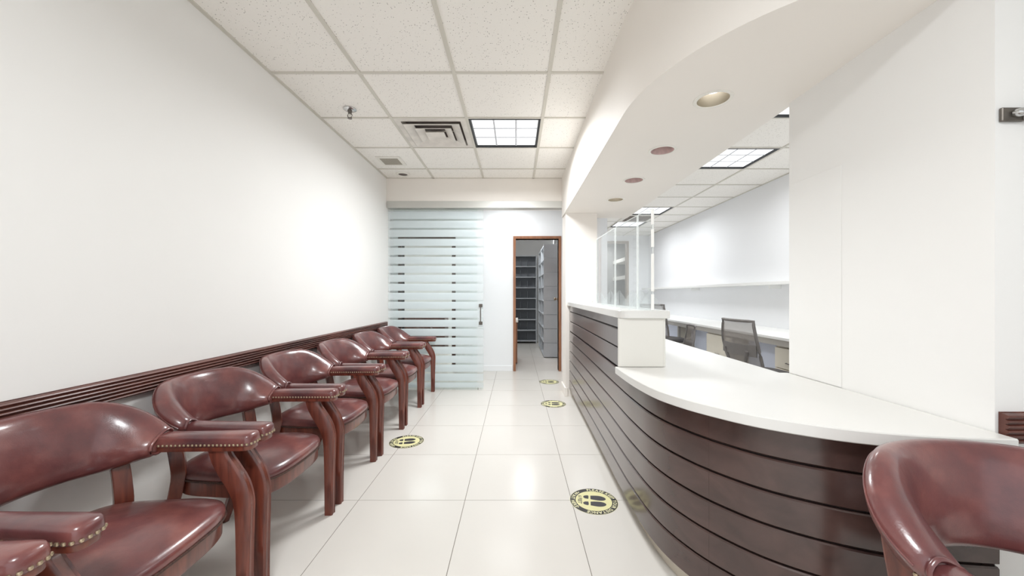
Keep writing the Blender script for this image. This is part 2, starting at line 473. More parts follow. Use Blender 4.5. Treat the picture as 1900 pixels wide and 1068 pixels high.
bar(XL, XL + 0.022, YF, YB); bar(XL + 0.022, XS, YB - 0.012, YB)
for r in ROW:
    if YF < r < YB:
        for c in range(4):
            bar(colsL[c] + 0.012 + (0.01 if c == 0 else 0), colsL[c + 1] - 0.012, r - 0.010, r + 0.010)
for x in colsO[1:4]: bar(x - 0.012, x + 0.012, 1.18 if x > 1.4 else 4.6, YO)
bar(XO - 0.02, XO, 1.18, YO)
for r in ROW:
    if 1.2 < r < YO:
        for c in range(4):
            if c == 0 and r < 4.6: continue
            bar(colsO[c] + 0.012, colsO[c + 1] - (0.02 if c == 3 else 0.012), r - 0.010, r + 0.010)

# ------------------------------------------------------------------ soffit with round holes for the downlights
DL = [(0.948, 1.80), (0.953, 2.436), (0.967, 3.07), (0.985, 3.70)]
RH = 0.073
curve = []
for k in range(33):
    th = PI / 2 * k / 32
    curve.append((XS + 0.81 * (1 - math.cos(th)), 1.95 - 0.93 * math.sin(th)))
outl = [(XS, 4.62)] + curve + [(1.375, YE), (1.375, 4.60), (0.936, 4.60)]
outl = [(XS, 4.559)] + curve + [(XR + 0.10, 1.02), (XR + 0.10, YE - 0.001), (XR, YE - 0.001), (XR, 1.841), (1.365, 1.841), (1.365, 4.60), (0.937, 4.60), (0.937, 4.309), (0.575, 4.309), (0.575, 4.559)]
bm = bmesh.new()
def loop(pts, z):
    vs_ = [bm.verts.new((x, y, z)) for x, y in pts]
    return [bm.edges.new((vs_[i], vs_[(i + 1) % len(vs_)])) for i in range(len(vs_))]
ed = loop(outl, ZS)
for cx, cy in DL:
    ed += loop([(cx + RH * math.cos(2 * PI * k / 28), cy + RH * math.sin(2 * PI * k / 28)) for k in range(28)], ZS)
bmesh.ops.triangle_fill(bm, use_beauty=True, use_dissolve=False, edges=ed, normal=(0, 0, -1))
for f in bm.faces:
    if f.normal.z > 0: f.normal_flip()
n = len(outl)
lo = [bm.verts.new((x, y, ZS)) for x, y in outl]; hi = [bm.verts.new((x, y, 2.66)) for x, y in outl]
for i in range(n): bm.faces.new((lo[i], lo[(i + 1) % n], hi[(i + 1) % n], hi[i]))
bmesh.ops.remove_doubles(bm, verts=bm.verts, dist=1e-5)
bmesh.ops.recalc_face_normals(bm, faces=bm.faces)
me = bpy.data.meshes.new('ceiling_soffit'); bm.to_mesh(me); bm.free()
me.materials.append(M['soffit'])
me.polygons.foreach_set('use_smooth', [True] * len(me.polygons)); me.set_sharp_from_angle(angle=math.radians(25))
so = bpy.data.objects.new('ceiling_soffit', me); C.objects.link(so); struct(so)

# downlights
dl_lab = ['lit recessed downlight nearest the viewer in the white soffit', 'unlit mauve recessed downlight, second from the viewer in the soffit',
          'unlit mauve recessed downlight, third from the viewer in the soffit', 'lit recessed downlight farthest from the viewer in the soffit']
for k, (cx, cy) in enumerate(DL):
    t = thing('recessed_downlight', dl_lab[k], 'downlight', (cx, cy, ZS), 'downlights in the soffit')
    MB().loft([[(cx + r * math.cos(2 * PI * q / 32), cy + r * math.sin(2 * PI * q / 32), ZS + z) for q in range(32)]
               for r, z in ((RH - 0.002, 0.003), (RH - 0.001, -0.003), (0.086, -0.004), (0.089, -0.001), (0.089, -0.0002))], False, False).build('trim_ring', 'whitemetal', t, smooth=40)
    MB().loft([[(cx + r * math.cos(2 * PI * q / 32), cy + r * math.sin(2 * PI * q / 32), ZS + z) for q in range(32)]
               for r, z in ((RH - 0.002, -0.001), (0.066, 0.05), (0.055, 0.10), (0.05, 0.13), (0.001, 0.131))], False, False).build('reflector', 'bronze' if k in (0, 3) else 'mauve', t, smooth=40)
    MB().lathe([(0.012, 0.125), (0.022, 0.115), (0.040, 0.075), (0.044, 0.055), (0.036, 0.045), (0.01, 0.042)], (cx, cy, ZS), 20).build('lamp', 'lamp' if k in (0, 3) else 'chrome', t, smooth=50)

# ------------------------------------------------------------------ troffer lights
lab = {1: 'lit square ceiling light with black edge next to the air diffuser', -5: 'unseen square ceiling light added behind the viewer as fill',
       100: 'lit office ceiling light cut off by the white wall edge', 102: 'lit office ceiling light seen just right of the soffit',
       106: 'lit office ceiling light above the acrylic screen', 108: 'farthest lit office ceiling light beyond the acrylic screen'}
def troffer(x0, x1, y0, y1, label, z=ZC, inset=0.014, power=1.0):
    t = thing('ceiling_light', label, 'ceiling light', ((x0 + x1) / 2, (y0 + y1) / 2, z), 'square ceiling lights')
    x0 += inset; x1 -= inset; y0 += inset; y1 -= inset
    fr = MB()
    e = 0.015
    fr.box(x0, x1, y0, y0 + e, z - 0.001, z + 0.03); fr.box(x0, x1, y1 - e, y1, z - 0.001, z + 0.03)
    fr.box(x0, x0 + e, y0 + e, y1 - e, z - 0.001, z + 0.03); fr.box(x1 - e, x1, y0 + e, y1 - e, z - 0.001, z + 0.03)
    fr.build('frame', 'black', t)
    X0, X1, Y0, Y1 = x0 + e, x1 - e, y0 + e, y1 - e
    w = (X1 - X0) / 3; d = (Y1 - Y0) / 3
    for i in range(3):
        for j in range(3):
            a, b = X0 + i * w, Y0 + j * d; g = 0.004
            m = MB(); q = 0.02
            m.loft([[(a + g, b + g, z + 0.016), (a + w - g, b + g, z + 0.016), (a + w - g, b + d - g, z + 0.016), (a + g, b + d - g, z + 0.016)],
                    [(a + g + q, b + g + q, z + 0.026), (a + w - g - q, b + g + q, z + 0.026), (a + w - g - q, b + d - g - q, z + 0.026), (a + g + q, b + d - g - q, z + 0.026)]], False, True)
            m.build('lens', 'lens', t)
    bars = MB()
    for i in (1, 2): bars.box(X0 + i * w - 0.007, X0 + i * w + 0.007, Y0, Y1, z + 0.012, z + 0.0145)
    for j in (1, 2): bars.box(X0, X1, Y0 + j * d - 0.007, Y0 + j * d + 0.007, z + 0.0122, z + 0.0143)
    bars.build('divider', 'lensbar', t)
    la = bpy.data.lights.new('lamp_glow', 'AREA'); la.shape = 'RECTANGLE'; la.size = X1 - X0; la.size_y = Y1 - Y0
    la.energy = TROFFER * power; la.color = (0.975, 1.0, 1.015); la.spread = math.radians(167)
    lo_ = bpy.data.objects.new('lamp_glow', la); C.objects.link(lo_); lo_.parent = t; lo_.location = (0, 0, -0.004)
    return t
for x0, x1, y0, y1, k in lights: troffer(x0, x1, y0, y1, lab[k], power=0.27 if k >= 100 else 1.0)
def surface_light(cx, cy, label):
    return troffer(cx - 0.3, cx + 0.3, cy - 0.3, cy + 0.3, label, ZC - 0.031, 0.0, 0.9)
troffer(-0.41, 0.19, 4.88, 5.48, 'ceiling light in the corridor behind the glass', ZC - 0.031, 0.0, 0.19)
troffer(-0.24, 0.36, 7.0, 7.6, 'ceiling light inside the file room', ZC - 0.031, 0.0, 0.42)
surface_light(-1.7, 7.0, 'ceiling light in the room behind the frosted door')

troffer(2.0, 2.6, 9.5, 10.1, 'unseen ceiling light added to brighten the far alcove', 2.565, 0.0, 0.25)  # unseen lamp put in to brighten the alcove interior
# ------------------------------------------------------------------ air diffuser, sprinkler, speaker grille, small can light
def sqring(cx, cy, steps):
    return [[(cx - h, cy - h, z), (cx + h, cy - h, z), (cx + h, cy + h, z), (cx - h, cy + h, z)] for h, z in steps]
cx, cy = (-1.0 - 0.395) / 2, 3.305
t = thing('air_diffuser', 'square white ceiling air diffuser with dusty louvre rings', 'air vent', (cx, cy, ZC))
MB().loft(sqring(cx, cy, ((0.292, ZC + 0.012), (0.292, ZC + 0.002), (0.245, ZC + 0.002), (0.238, ZC + 0.05))), False, False).build('face_plate', 'ventdirty', t)
MB().box(cx - 0.245, cx + 0.245, cy - 0.245, cy + 0.245, ZC + 0.05, ZC + 0.06).build('duct', 'ventdark', t)
for h0, h1 in ((0.232, 0.158), (0.152, 0.088)):
    MB().loft(sqring(cx, cy, ((h0, ZC - 0.012), (h0, ZC - 0.016), (h1, ZC + 0.010), (h1, ZC + 0.015), (h0 - 0.004, ZC - 0.010))), False, False).build('louvre_ring', 'ventdirty', t)
MB().loft(sqring(cx, cy, ((0.035, ZC + 0.02), (0.080, ZC - 0.014), (0.080, ZC - 0.019), (0.02, ZC - 0.015)))).build('louvre_core', 'ventdirty', t)
MB().tube([(cx - 0.2, cy, ZC + 0.03), (cx + 0.2, cy, ZC + 0.03)], 0.005, 6).build('cross_bar', 'ventdirty', t)

def sprinkler(sx, sy, label, grp):
    t = thing('fire_sprinkler', label, 'sprinkler', (sx, sy, ZC), grp)
    MB().lathe([(0.048, 0.006), (0.048, 0.0), (0.040, -0.005), (0.018, -0.008), (0.012, -0.003)], (sx, sy, ZC), 24).build('escutcheon', 'chrome', t, smooth=40)
    MB().lathe([(0.015, 0.0), (0.017, -0.016), (0.012, -0.026), (0.012, -0.032)], (sx, sy, ZC), 12).build('body', 'steel', t, smooth=40)
    for s in (-1, 1):
        MB().tube([(sx + s * 0.011, sy, ZC - 0.03), (sx + s * 0.017, sy, ZC - 0.042), (sx + s * 0.014, sy, ZC - 0.056), (sx, sy, ZC - 0.064)], 0.0032, 6).build('frame_arm', 'steel', t, smooth=60)
    MB().lathe([(0.004, -0.031), (0.004, -0.062)], (sx, sy, ZC), 8).build('glass_bulb', 'whitemetal', t, smooth=60)
    MB().lathe([(0.016, -0.064), (0.017, -0.068), (0.002, -0.068)], (sx, sy, ZC), 14).build('deflector', 'steel', t, smooth=40)
sprinkler(-1.267, 2.86, 'chrome fire sprinkler hanging from the waiting room ceiling', 'fire sprinklers')
sprinkler(1.80, 8.1, 'fire sprinkler on the office ceiling behind the acrylic screen', 'fire sprinklers')
t = thing('ceiling_grille', 'small square grey grille with white rim in a ceiling tile', 'vent', (-1.32, 3.97, ZC))
MB().loft(sqring(-1.32, 3.97, ((0.125, ZC + 0.005), (0.125, ZC - 0.003), (0.095, ZC - 0.005), (0.095, ZC + 0.004))), False, False).build('rim', 'whitemetal', t)
box('grille', 'grille', -1.415, -1.225, 3.875, 4.065, ZC - 0.003, ZC + 0.003, t)
t = thing('ceiling_spotlight', 'small black ceiling spotlight hole with white ring above the glass door', 'downlight', (-1.325, 4.40, ZC))
MB().loft([[(-1.325 + r * math.cos(2 * PI * q / 28), 4.40 + r * math.sin(2 * PI * q / 28), ZC + z) for q in range(28)] for r, z in ((0.082, 0.005), (0.080, -0.004), (0.056, -0.006), (0.052, 0.004))], False, False).build('trim_ring', 'whitemetal', t, smooth=40)
MB().lathe([(0.052, 0.003), (0.052, 0.0), (0.03, 0.002)], (-1.325, 4.40, ZC), 28).build('baffle', 'ventdark', t, smooth=40)
# office ceiling air vent
ox0, ox1, oy0 = 1.963, 2.573, ROW[14]
t = thing('office_air_vent', 'dark slatted air vent in the office ceiling behind the screen', 'air vent', ((ox0 + ox1) / 2, oy0 + 0.3, ZC))
box('face_plate', 'whitemetal', ox0 + 0.014, ox1 - 0.014, oy0 + 0.012, oy0 + 0.598, ZC + 0.001, ZC + 0.012, t)
for k in range(6):
    box('slat', 'ventdark', ox0 + 0.08, ox1 - 0.08, oy0 + 0.08 + k * 0.08, oy0 + 0.12 + k * 0.08, ZC - 0.006, ZC + 0.002, t)

# ------------------------------------------------------------------ fluted chair rails
def rail_profile(z0=0.757, z1=0.840, n=6):
    pts = [(0.0, z0), (0.008, z0)]
    h = (z1 - z0) / n
    for k in range(n):
        for q in range(5):
            a = PI * (q + 0.5) / 5
            pts.append((0.010 + 0.011 * math.sin(a), z0 + h * (k + 0.5) - h * 0.46 * math.cos(a)))
    pts += [(0.008, z1), (0.0, z1)]
    return pts
prof = rail_profile()
tr = struct(box('trim_1', 'rail', XL, XL + 0.003, YF + 0.01, YB - 0.01, 0.755, 0.842), 'fluted mahogany chair rail along the left wall')
cuts = [YF + 0.012, -0.6, 1.83, 4.02, YB - 0.012]
for a, b in zip(cuts, cuts[1:]):
    MB().loft([[(XL + 0.003 + d, y, z) for d, z in prof] for y in (a + 0.0006, b - 0.0006)]).build('moulding', 'rail', tr, smooth=35)
tr2 = struct(box('trim_2', 'rail', XR + 0.01, XE - 0.005, YE - 0.003, YE, 0.755, 0.842), 'fluted mahogany chair rail on the right wall')
MB().loft([[(x, YE - 0.003 - d, z) for d, z in prof] for x in (XR + 0.008, XE - 0.01)]).build('moulding', 'rail', tr2, smooth=35)

# ------------------------------------------------------------------ glass sliding door
rl = struct(box('trim_4', 'alu', XL + 0.01, 0.60, YB - 0.012, YB + 0.10, 2.222, 2.303), 'grey metal track above the glass door')
def glasspane(name, label, x0, x1, y, fx0, fx1, handle):
    t = thing(name, label, 'glass door', ((x0 + x1) / 2, y, 0.0))
    box('pane', 'glass', x0, x1, y, y + 0.010, 0.004, 2.222, t)
    z = 2.205; k = 0
    # frosted bands with thin clear stripes between them
    edges = []
    zz = 2.085
    top = 2.19
    while True:
        bot = zz
        if bot < 0.03: break
        edges.append((bot + 0.0125, top)); top = bot - 0.0125; zz -= 0.1103
    edges.append((0.03, top))
    for a, b in edges:
        box('frosted_band', 'frost', fx0, fx1, y - 0.0012, y - 0.0002, a, b, t)
    if handle:
        hx = handle
        h = MB().box(hx - 0.006, hx + 0.006, y - 0.045, y - 0.033, 0.80, 1.045); h.build('handle', 'steel', t, bevel=0.002)
        for z0 in (0.80, 1.015):
            box('handle_mount', 'steel', hx - 0.022, hx + 0.022, y - 0.034, y - 0.0015, z0, z0 + 0.04, t, bevel=0.004)
    return t
glasspane('sliding_glass_door', 'frosted striped sliding glass door with steel handle', -1.50, -0.396, YB + 0.030, -1.498, -0.398, -0.428)
glasspane('fixed_glass_panel', 'fixed frosted striped glass panel behind the sliding glass door', -1.57, -0.475, YB + 0.052, -1.568, -0.477, None)
struct(box('trim_5', 'alu', -0.47, -0.46, YB + 0.045, YB + 0.075, 0.0, 0.03))

# ------------------------------------------------------------------ door frames in the corridor wall
def doorframe(name, x0, x1, mat, w=0.04):
    f = MB().box(x0 - w, x0, YH - 0.018, YH + 0.13, 0, DH + w).build(name, mat); struct(f)
    box('jamb', mat, x1, x1 + w, YH - 0.018, YH + 0.13, 0, DH + w, f)
    box('head', mat, x0, x1, YH - 0.018, YH + 0.13, DH, DH + w, f)
    return f
d1 = doorframe('door_1', DA[0], DA[1], 'doorwood')
leaf = MB().prism([(0.662, YH + 0.135), (0.700, YH + 0.135), (0.775, YH + 0.86), (0.737, YH + 0.86)], 0.008, DH - 0.006).build('door_leaf', 'doorleaf', d1, bevel=0.003)
k_ = MB(); k_.xform(Matrix.Identity(4))
k_.lathe([(0.026, 0), (0.026, 0.005), (0.010, 0.008), (0.010, 0.03), (0.024, 0.038), (0.027, 0.05), (0.020, 0.062), (0.005, 0.065)], (0, 0, 0), 18)
k_.xform(Matrix.Translation((0.731, YH + 0.80, 1.09)) @ Matrix.Rotation(-PI / 2, 4, 'Y'))
k_.build('door_knob', 'brass', leaf, smooth=40)
d2 = doorframe('door_2', DB[0], DB[1], 'darkwood', 0.055)

# ------------------------------------------------------------------ file room shelving
t = thing('filing_rack', 'tall grey steel filing rack against the file room back wall', 'filing shelf', (0.25, 9.1, 0), 'file room racks')
X0, X1, Yf, Yb, H = -0.06, 0.50, 8.94, 9.28, 2.10
box('back_panel', 'fileback', X0, X1, Yb - 0.01, Yb, 0.05, H, t)
for x in (X0, X1 - 0.02): box('side_panel', 'file', x, x + 0.02, Yf, Yb - 0.01, 0.0, H, t)
for k in range(9): box('shelf', 'file', X0 + 0.02, X1 - 0.02, Yf, Yb - 0.01, 0.05 + k * 0.254, 0.068 + k * 0.254, t)
for k in range(8):
    for x in (0.11, 0.28): box('divider', 'fileback', x, x + 0.004, Yf + 0.06, Yb - 0.01, 0.068 + k * 0.254, 0.23 + k * 0.254, t)
t = thing('filing_rack', 'tall grey steel filing rack end-on beside the open brown door', 'filing shelf', (0.68, 7.7, 0), 'file room racks')
X0, X1, Y0, Y1 = 0.515, 0.87, 6.95, 8.50
box('back_panel', 'fileback', X1 - 0.01, X1, Y0, Y1, 0.02, H, t)
for k in range(8):
    box('end_panel', 'file', X0, X1, Y0 - 0.02, Y0, 0.012 + k * 0.262, 0.270 + k * 0.262, t, bevel=0.002)
for y in (Y0 + 0.745, Y1 - 0.03): box('side_panel', 'file', X0, X1 - 0.01, y, y + 0.02, 0, H, t)
for k in range(9): box('shelf', 'file', X0, X1 - 0.01, Y0, Y1 - 0.03, 0.02 + k * 0.255, 0.04 + k * 0.255, t)
t = thing('narrow_cabinet', 'narrow wooden cabinet with white top just inside the file room door', 'cabinet', (-0.13, 6.6, 0))
box('body', 'doorwood', -0.42, 0.025, 6.3, 6.9, 0.02, 0.70, t, bevel=0.004)
box('top', 'whitemetal', -0.43, 0.04, 6.28, 6.92, 0.70, 0.74, t, bevel=0.004)
# room behind the frosted door
t = thing('dark_sideboard', 'low dark wooden sideboard seen through the frosted door stripes', 'cabinet', (-1.85, 7.6, 0))
box('body', 'darkwood', -2.35, -1.42, 7.5, 7.9, 0.0, 0.80, t, bevel=0.004)
box('top', 'darkwood', -2.38, -1.39, 7.47, 7.92, 0.80, 0.83, t, bevel=0.004)
for k in range(3): box('door', 'darkwood', -2.33 + k * 0.305, -2.04 + k * 0.305, 7.485, 7.50, 0.08, 0.77, t, bevel=0.003)

# ------------------------------------------------------------------ reception counter
front = spline([(0.615, 4.308), (0.605, 3.4), (0.592, 2.5), (0.585, 2.0), (0.588, 1.85), (0.597, 1.69), (0.620, 1.56), (0.657, 1.455), (0.7035, 1.365),
                (0.80, 1.240), (0.902, 1.160), (1.03, 1.095), (1.18, 1.055), (1.338, 1.035)], 6)
inner = offset_path(front, 0.016)
inner2 = offset_path(front, 0.10)
ct = thing('reception_counter', 'curved dark walnut plank reception counter with white raised end', 'counter', (0.62, 2.2, 0))
seams = [0.083, 0.195, 0.306, 0.418, 0.529, 0.641, 0.7465]
useams = [0.7525, 0.864, 0.975, 1.0425]
g = 0.0035
isplit = min(range(len(front)), key=lambda i: abs(front[i][0] - 0.7035))
iup = min(range(len(front)), key=lambda i: abs(front[i][1] - 2.0))
def plank(ia, ib, z0, z1, d0=0.0, gx=0.0):
    fr_ = offset_path(front, d0); rings = []
    for i in range(ia, ib + 1):
        f_, b_ = fr_[i], inner[i]
        c = 0.004                                           # eased upper and lower edges
        fx, fy = f_; bx_, by_ = b_
        mx_, my_ = fx + (bx_ - fx) * 0.3, fy + (by_ - fy) * 0.3
        rings.append([(bx_, by_, z0), (mx_, my_, z0), (fx, fy, z0 + c), (fx, fy, z1 - c), (mx_, my_, z1), (bx_, by_, z1)])
    MB().loft(rings).build('plank', 'board', ct, smooth=25)
for a, b in zip(seams, seams[1:]):
    plank(0, isplit, a + g, b - g); plank(isplit, len(front) - 1, a + g - 0.001, b - g - 0.001, 0.0008)
for a, b in zip(useams, useams[1:]): plank(0, iup, a + g, b - (g if b < 1.0 else 0))
MB().loft([[(inner[i][0], inner[i][1], 0.083), (inner2[i][0], inner2[i][1], 0.083), (inner2[i][0], inner2[i][1], 0.745), (inner[i][0], inner[i][1], 0.745)] for i in range(len(front) - 1)]).build('carcass', 'gap', ct, smooth=30)
kin = offset_path(front, 0.05)
MB().loft([[(kin[i][0], kin[i][1], 0.0), (inner2[i][0], inner2[i][1], 0.0), (inner2[i][0], inner2[i][1], 0.083), (kin[i][0], kin[i][1], 0.083)] for i in range(len(front) - 2)]).build('toe_kick', 'kick', ct, smooth=30)
ub = MB(); ub.loft([[(inner[i][0], inner[i][1], 0.786), (0.783, front[i][1], 0.786), (0.783, front[i][1], 1.0425), (inner[i][0], inner[i][1], 1.0425)] for i in range(0, iup)])
ub.build('raised_back', 'gap', ct)
box('raised_end_panel', 'quartz_edge', 0.545, 0.783, 1.985, 2.003, 0.787, 1.0425, ct, bevel=0.002)
box('raised_rear_panel', 'quartz_edge', 0.784, 0.795, 1.99, 4.305, 0.787, 1.0425, ct)

# continuous lower worktop
wedge = spline([(0.530, 2.0), (0.533, 1.80), (0.543, 1.66), (0.567, 1.51), (0.61, 1.40), (0.66, 1.315), (0.754, 1.198), (0.87, 1.110), (0.985, 1.053), (1.12, 1.016), (1.25, 1.000), (1.339, 0.995)], 6)
wout = wedge + [(1.339, 1.842), (1.30, 1.846), (1.30, 4.305), (0.64, 4.305), (0.64, 2.004)]
wt = MB(); wt.prism(wout, 0.7475, 0.7855)
tag(wt.build('worktop', 'quartz', None, smooth=25, bevel=0.003), 'white curved lower worktop of the reception counter', 'worktop')
# raised cap ledge
def arc(cx, cy, r, a0, a1, n=7): return [(cx + r * math.cos(a0 + (a1 - a0) * k / n), cy + r * math.sin(a0 + (a1 - a0) * k / n)) for k in range(n + 1)]
cap = [(0.59, 4.305), (0.57, 3.4), (0.55, 2.4)] + arc(0.60, 2.02, 0.055, PI, 1.5 * PI) + arc(0.80, 1.975, 0.012, 1.5 * PI, 2 * PI, 3) + [(0.812, 4.305)]
tag(MB().prism(cap, 1.0435, 1.0855).build('counter_ledge', 'quartz', None, smooth=25, bevel=0.003), 'white raised ledge on top of the reception counter', 'worktop')

# acrylic screens standing on the ledge
ZL = 1.0860
def screen(label, x0, y0, x1, y1, h, edge_glint):
    t = thing('acrylic_screen', label, 'screen', ((x0 + x1) / 2, (y0 + y1) / 2, ZL), 'acrylic screens on the counter ledge')
    dx, dy = x1 - x0, y1 - y0; l = math.hypot(dx, dy); ux, uy = dx / l, dy / l; nx, ny = -uy, ux
    e = 0.0025
    def slab(s0, s1, z0, z1, th):
        return [(x0 + ux * s + nx * w, y0 + uy * s + ny * w) for s, w in ((s0, -th), (s1, -th), (s1, th), (s0, th))], z0, z1
    o, a, b = slab(0.004, l - 0.004, ZL, ZL + h, e); MB().prism(o, a, b).build('sheet', 'acrylic', t)
    for s0, s1 in ((0, 0.0035), (l - 0.0035, l)):
        o, a, b = slab(s0, s1, ZL, ZL + h, e); MB().prism(o, a, b).build('edge', 'acrylic_edge', t)
    o, a, b = slab(0.004, l - 0.004, ZL + h, ZL + h + 0.003, e); MB().prism(o, a, b).build('edge', 'acrylic_edge', t)
    for s in (l * 0.2, l * 0.8):                       # triangular feet through the sheet
        cx_, cy_ = x0 + ux * s, y0 + uy * s; w = 0.002
        for sg in (-1, 1):
            pr = [(0.003, 0.0), (0.075, 0.0), (0.070, 0.012), (0.003, 0.11)]
            r0 = [(cx_ + nx * sg * d - ux * w, cy_ + ny * sg * d - uy * w, ZL + z) for d, z in pr]
            r1 = [(cx_ + nx * sg * d + ux * w, cy_ + ny * sg * d + uy * w, ZL + z) for d, z in pr]
            MB().loft([r0, r1]).build('foot', 'acrylic', t)
    if edge_glint:  # opaque white strips paint the light caught by the sheet edge
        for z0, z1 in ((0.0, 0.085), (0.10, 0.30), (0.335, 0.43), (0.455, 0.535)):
            o, a, b = slab(-0.002, 0.014, ZL + z0 + 0.001, ZL + z1, 0.0042); MB().prism(o, a, b).build('glint_strip', 'edge_glint', t)
screen('clear acrylic screen with painted white edge glints at the counter ledge end', 0.728, 1.985, 0.700, 2.145, 0.537, True)
screen('middle clear acrylic screen on the counter ledge', 0.700, 2.16, 0.676, 2.535, 0.537, False)
screen('farthest clear acrylic screen on the counter ledge near the pillar', 0.675, 2.55, 0.668, 3.10, 0.537, False)

# ------------------------------------------------------------------ captain's chairs
def superell(a, b, n, t):
    c, s = math.cos(t), math.sin(t)
    return (a * math.copysign(abs(c) ** (2 / n), c), b * math.copysign(abs(s) ** (2 / n), s))
def sm(t): t = max(0, min(1, t)); return t * t * (3 - 2 * t)
def make_chair():
    t = thing('captain_chair', 'x', 'chair')
    # --- front legs: straight below, S-curved arm stump above
    prof = [(0.268, 0.0, 0.020), (0.268, 0.20, 0.022), (0.268, 0.36, 0.026), (0.264, 0.42, 0.030), (0.246, 0.475, 0.033), (0.212, 0.53, 0.033), (0.186, 0.575, 0.030), (0.178, 0.61, 0.032), (0.180, 0.632, 0.036)]
    sp = spline(prof, 4)
    for s in (-1, 1):
        rings = []
        for i, (y, z, w) in enumerate(sp):
            a = sp[max(0, i - 1)]; b = sp[min(len(sp) - 1, i + 1)]
            ty, tz = b[0] - a[0], b[1] - a[1]; l = math.hypot(ty, tz); ny, nz = tz / l, -ty / l
            if i == 0 or i == len(sp) - 1: ny, nz = 1, 0
            th = 0.0195; x = s * 0.264
            c = 0.30
            sec = [(-1, -1), (1, -1), (1, 0.72), (0.62, 1), (0.45, 0.86), (-0.45, 0.86), (-0.62, 1), (-1, 0.72)]
            rings.append([(x + u * th, y + ny * w * v, z + nz * w * v) for u, v in sec])
        MB().loft(rings).build('front_leg', 'chairwood', t, smooth=50)
    # --- rear legs run up to the back pad
    rp = spline([(-0.245, 0.0, 0.018), (-0.175, 0.22, 0.021), (-0.118, 0.42, 0.024), (-0.122, 0.50, 0.024), (-0.140, 0.60, 0.023), (-0.152, 0.65, 0.020)], 4)
    for s in (-1, 1):
        rings = []; an = s * math.radians(38); ca, sa = math.cos(an), math.sin(an)
        for (y, z, w) in rp:
            x = s * (0.190 + 0.035 * z)
            rings.append([(x + ca * u * w - sa * v * w, y + sa * u * w + ca * v * w, z) for u, v in ((-1, -1), (1, -1), (1, 1), (-1, 1))])
        MB().loft(rings).build('rear_leg', 'chairwood', t, smooth=40, bevel=0.003)
    # --- seat outline
    N = 56
    def outline(k):
        a = 2 * PI * k / N
        x, y = superell(1, 1, 4.2, a)
        wid = 0.205 + 0.038 * (y + 1) / 2
        Y = 0.044 + 0.222 * y + (0.018 * (1 - x * x) if y > 0 else 0.0)
        return x * wid, Y
    O = [outline(k) for k in range(N)]
    def ring(s, z, dy=0.0): return [(x * s, (y - 0.02) * s + 0.02 + dy, z) for x, y in O]
    MB().loft([ring(0.965, 0.345), ring(0.975, 0.350), ring(0.975, 0.407)]).build('apron', 'chairwood', t, smooth=40)
    seat = MB()
    rings = [ring(0.975, 0.402), ring(0.995, 0.408), ring(1.005, 0.418), ring(1.003, 0.430), ring(0.985, 0.441)]
    for q in (0.93, 0.85, 0.74, 0.60, 0.44, 0.27, 0.10):
        z = 0.441 + 0.050 * (1 - q ** 2.6)
        z -= 0.010 * math.exp(-((q - 0.3) / 0.25) ** 2) * 0.5
        rings.append(ring(q, z))
    so_ = seat.loft(rings).build('seat', 'leather', t, smooth=60)
    MB().tube([(x * 1.004, (y - 0.02) * 1.004 + 0.02, 0.409) for x, y in O], 0.0045, 6, True).build('braid_trim', 'braid', so_, smooth=60)
    # --- barrel back pad
    A, B = 0.246, 0.214; NS = 49; NP = 22
    rings = []; seam = []; seam2 = []
    for i in range(NS):
        u = -1 + 2 * i / (NS - 1); ph = u * math.radians(93); w = 1 - math.cos(max(0, min(1, (abs(u) - 0.40) / 0.57)) * PI / 2)
        ox, oy = math.sin(ph), -math.cos(ph)
        px, py = A * ox, B * oy - 0.030
        zc = 0.682 * (1 - w) + 0.640 * w
        L = 0.122 * (1 - w) + 0.056 * w
        Th = 0.036 * (1 - w) + 0.031 * w + 0.010 * math.sin(PI * w)
        tl = math.radians(12 * (1 - w) + 56 * w)
        fin = 1.0
        if abs(u) > 0.955: fin = 1 - 0.22 * ((abs(u) - 0.955) / 0.045) ** 2
        r = []
        for k in range(NP):
            e1, e2 = superell(L * fin, Th * fin, 2.7, 2 * PI * k / NP)
            lean, up = e1 * math.sin(tl) - e2 * math.cos(tl), e1 * math.cos(tl) + e2 * math.sin(tl)
            # e1: along the pad height, e2: towards the sitter
            r.append((px + ox * lean, py + oy * lean, zc + up))
        rings.append(r)
        if abs(u) < 0.97:
            e1, e2 = superell(L * 1.0, Th, 2.7, math.radians(-34))
            lean, up = e1 * math.sin(tl) - e2 * math.cos(tl), e1 * math.cos(tl) + e2 * math.sin(tl)
            seam.append((px + ox * lean, py + oy * lean, zc + up))
    bp = MB().loft(rings).build('back_pad', 'leather', t, smooth=70)
    MB().tube(seam, 0.0024, 5).build('seam', 'leather', bp, smooth=60)
    for q in (0, -1):
        c = [sum(p[k] for p in rings[q]) / NP for k in range(3)]
        MB().tube([tuple(c[k] + (p[k] - c[k]) * 1.06 for k in range(3)) for p in rings[q]], 0.0055, 6, True).build('welt', 'leather', bp, smooth=60)
    # --- arms
    for s in (-1, 1):
        n = 12
        ol = [(-0.030, -0.012)]
        pts = [(-0.031, -0.045), (-0.031, 0.08), (-0.034, 0.20), (-0.036, 0.262)]
        fro = [(0.040 * -math.cos(a), 0.272 + 0.034 * math.sin(a)) for a in [PI * k / n for k in range(1, n)]]
        fro = [(superell(0.036, 0.036, 3.0, PI - PI * k / n)[0], 0.268 + superell(0.036, 0.036, 3.0, PI - PI * k / n)[1]) for k in range(1, n)]
        out = pts + fro + [(-x, y) for x, y in reversed(pts)]
        def pos(x, y, sc=1.0):
            cx_ = s * (0.256 + 0.012 * (y / 0.3))
            yc = 0.14
            return cx_ + x * sc, (y if sc == 1.0 else yc + (y - yc) * (1 - (1 - sc) * 0.25))
        def rg(sc, z): return [(*pos(x, y, sc), z) for x, y in out]
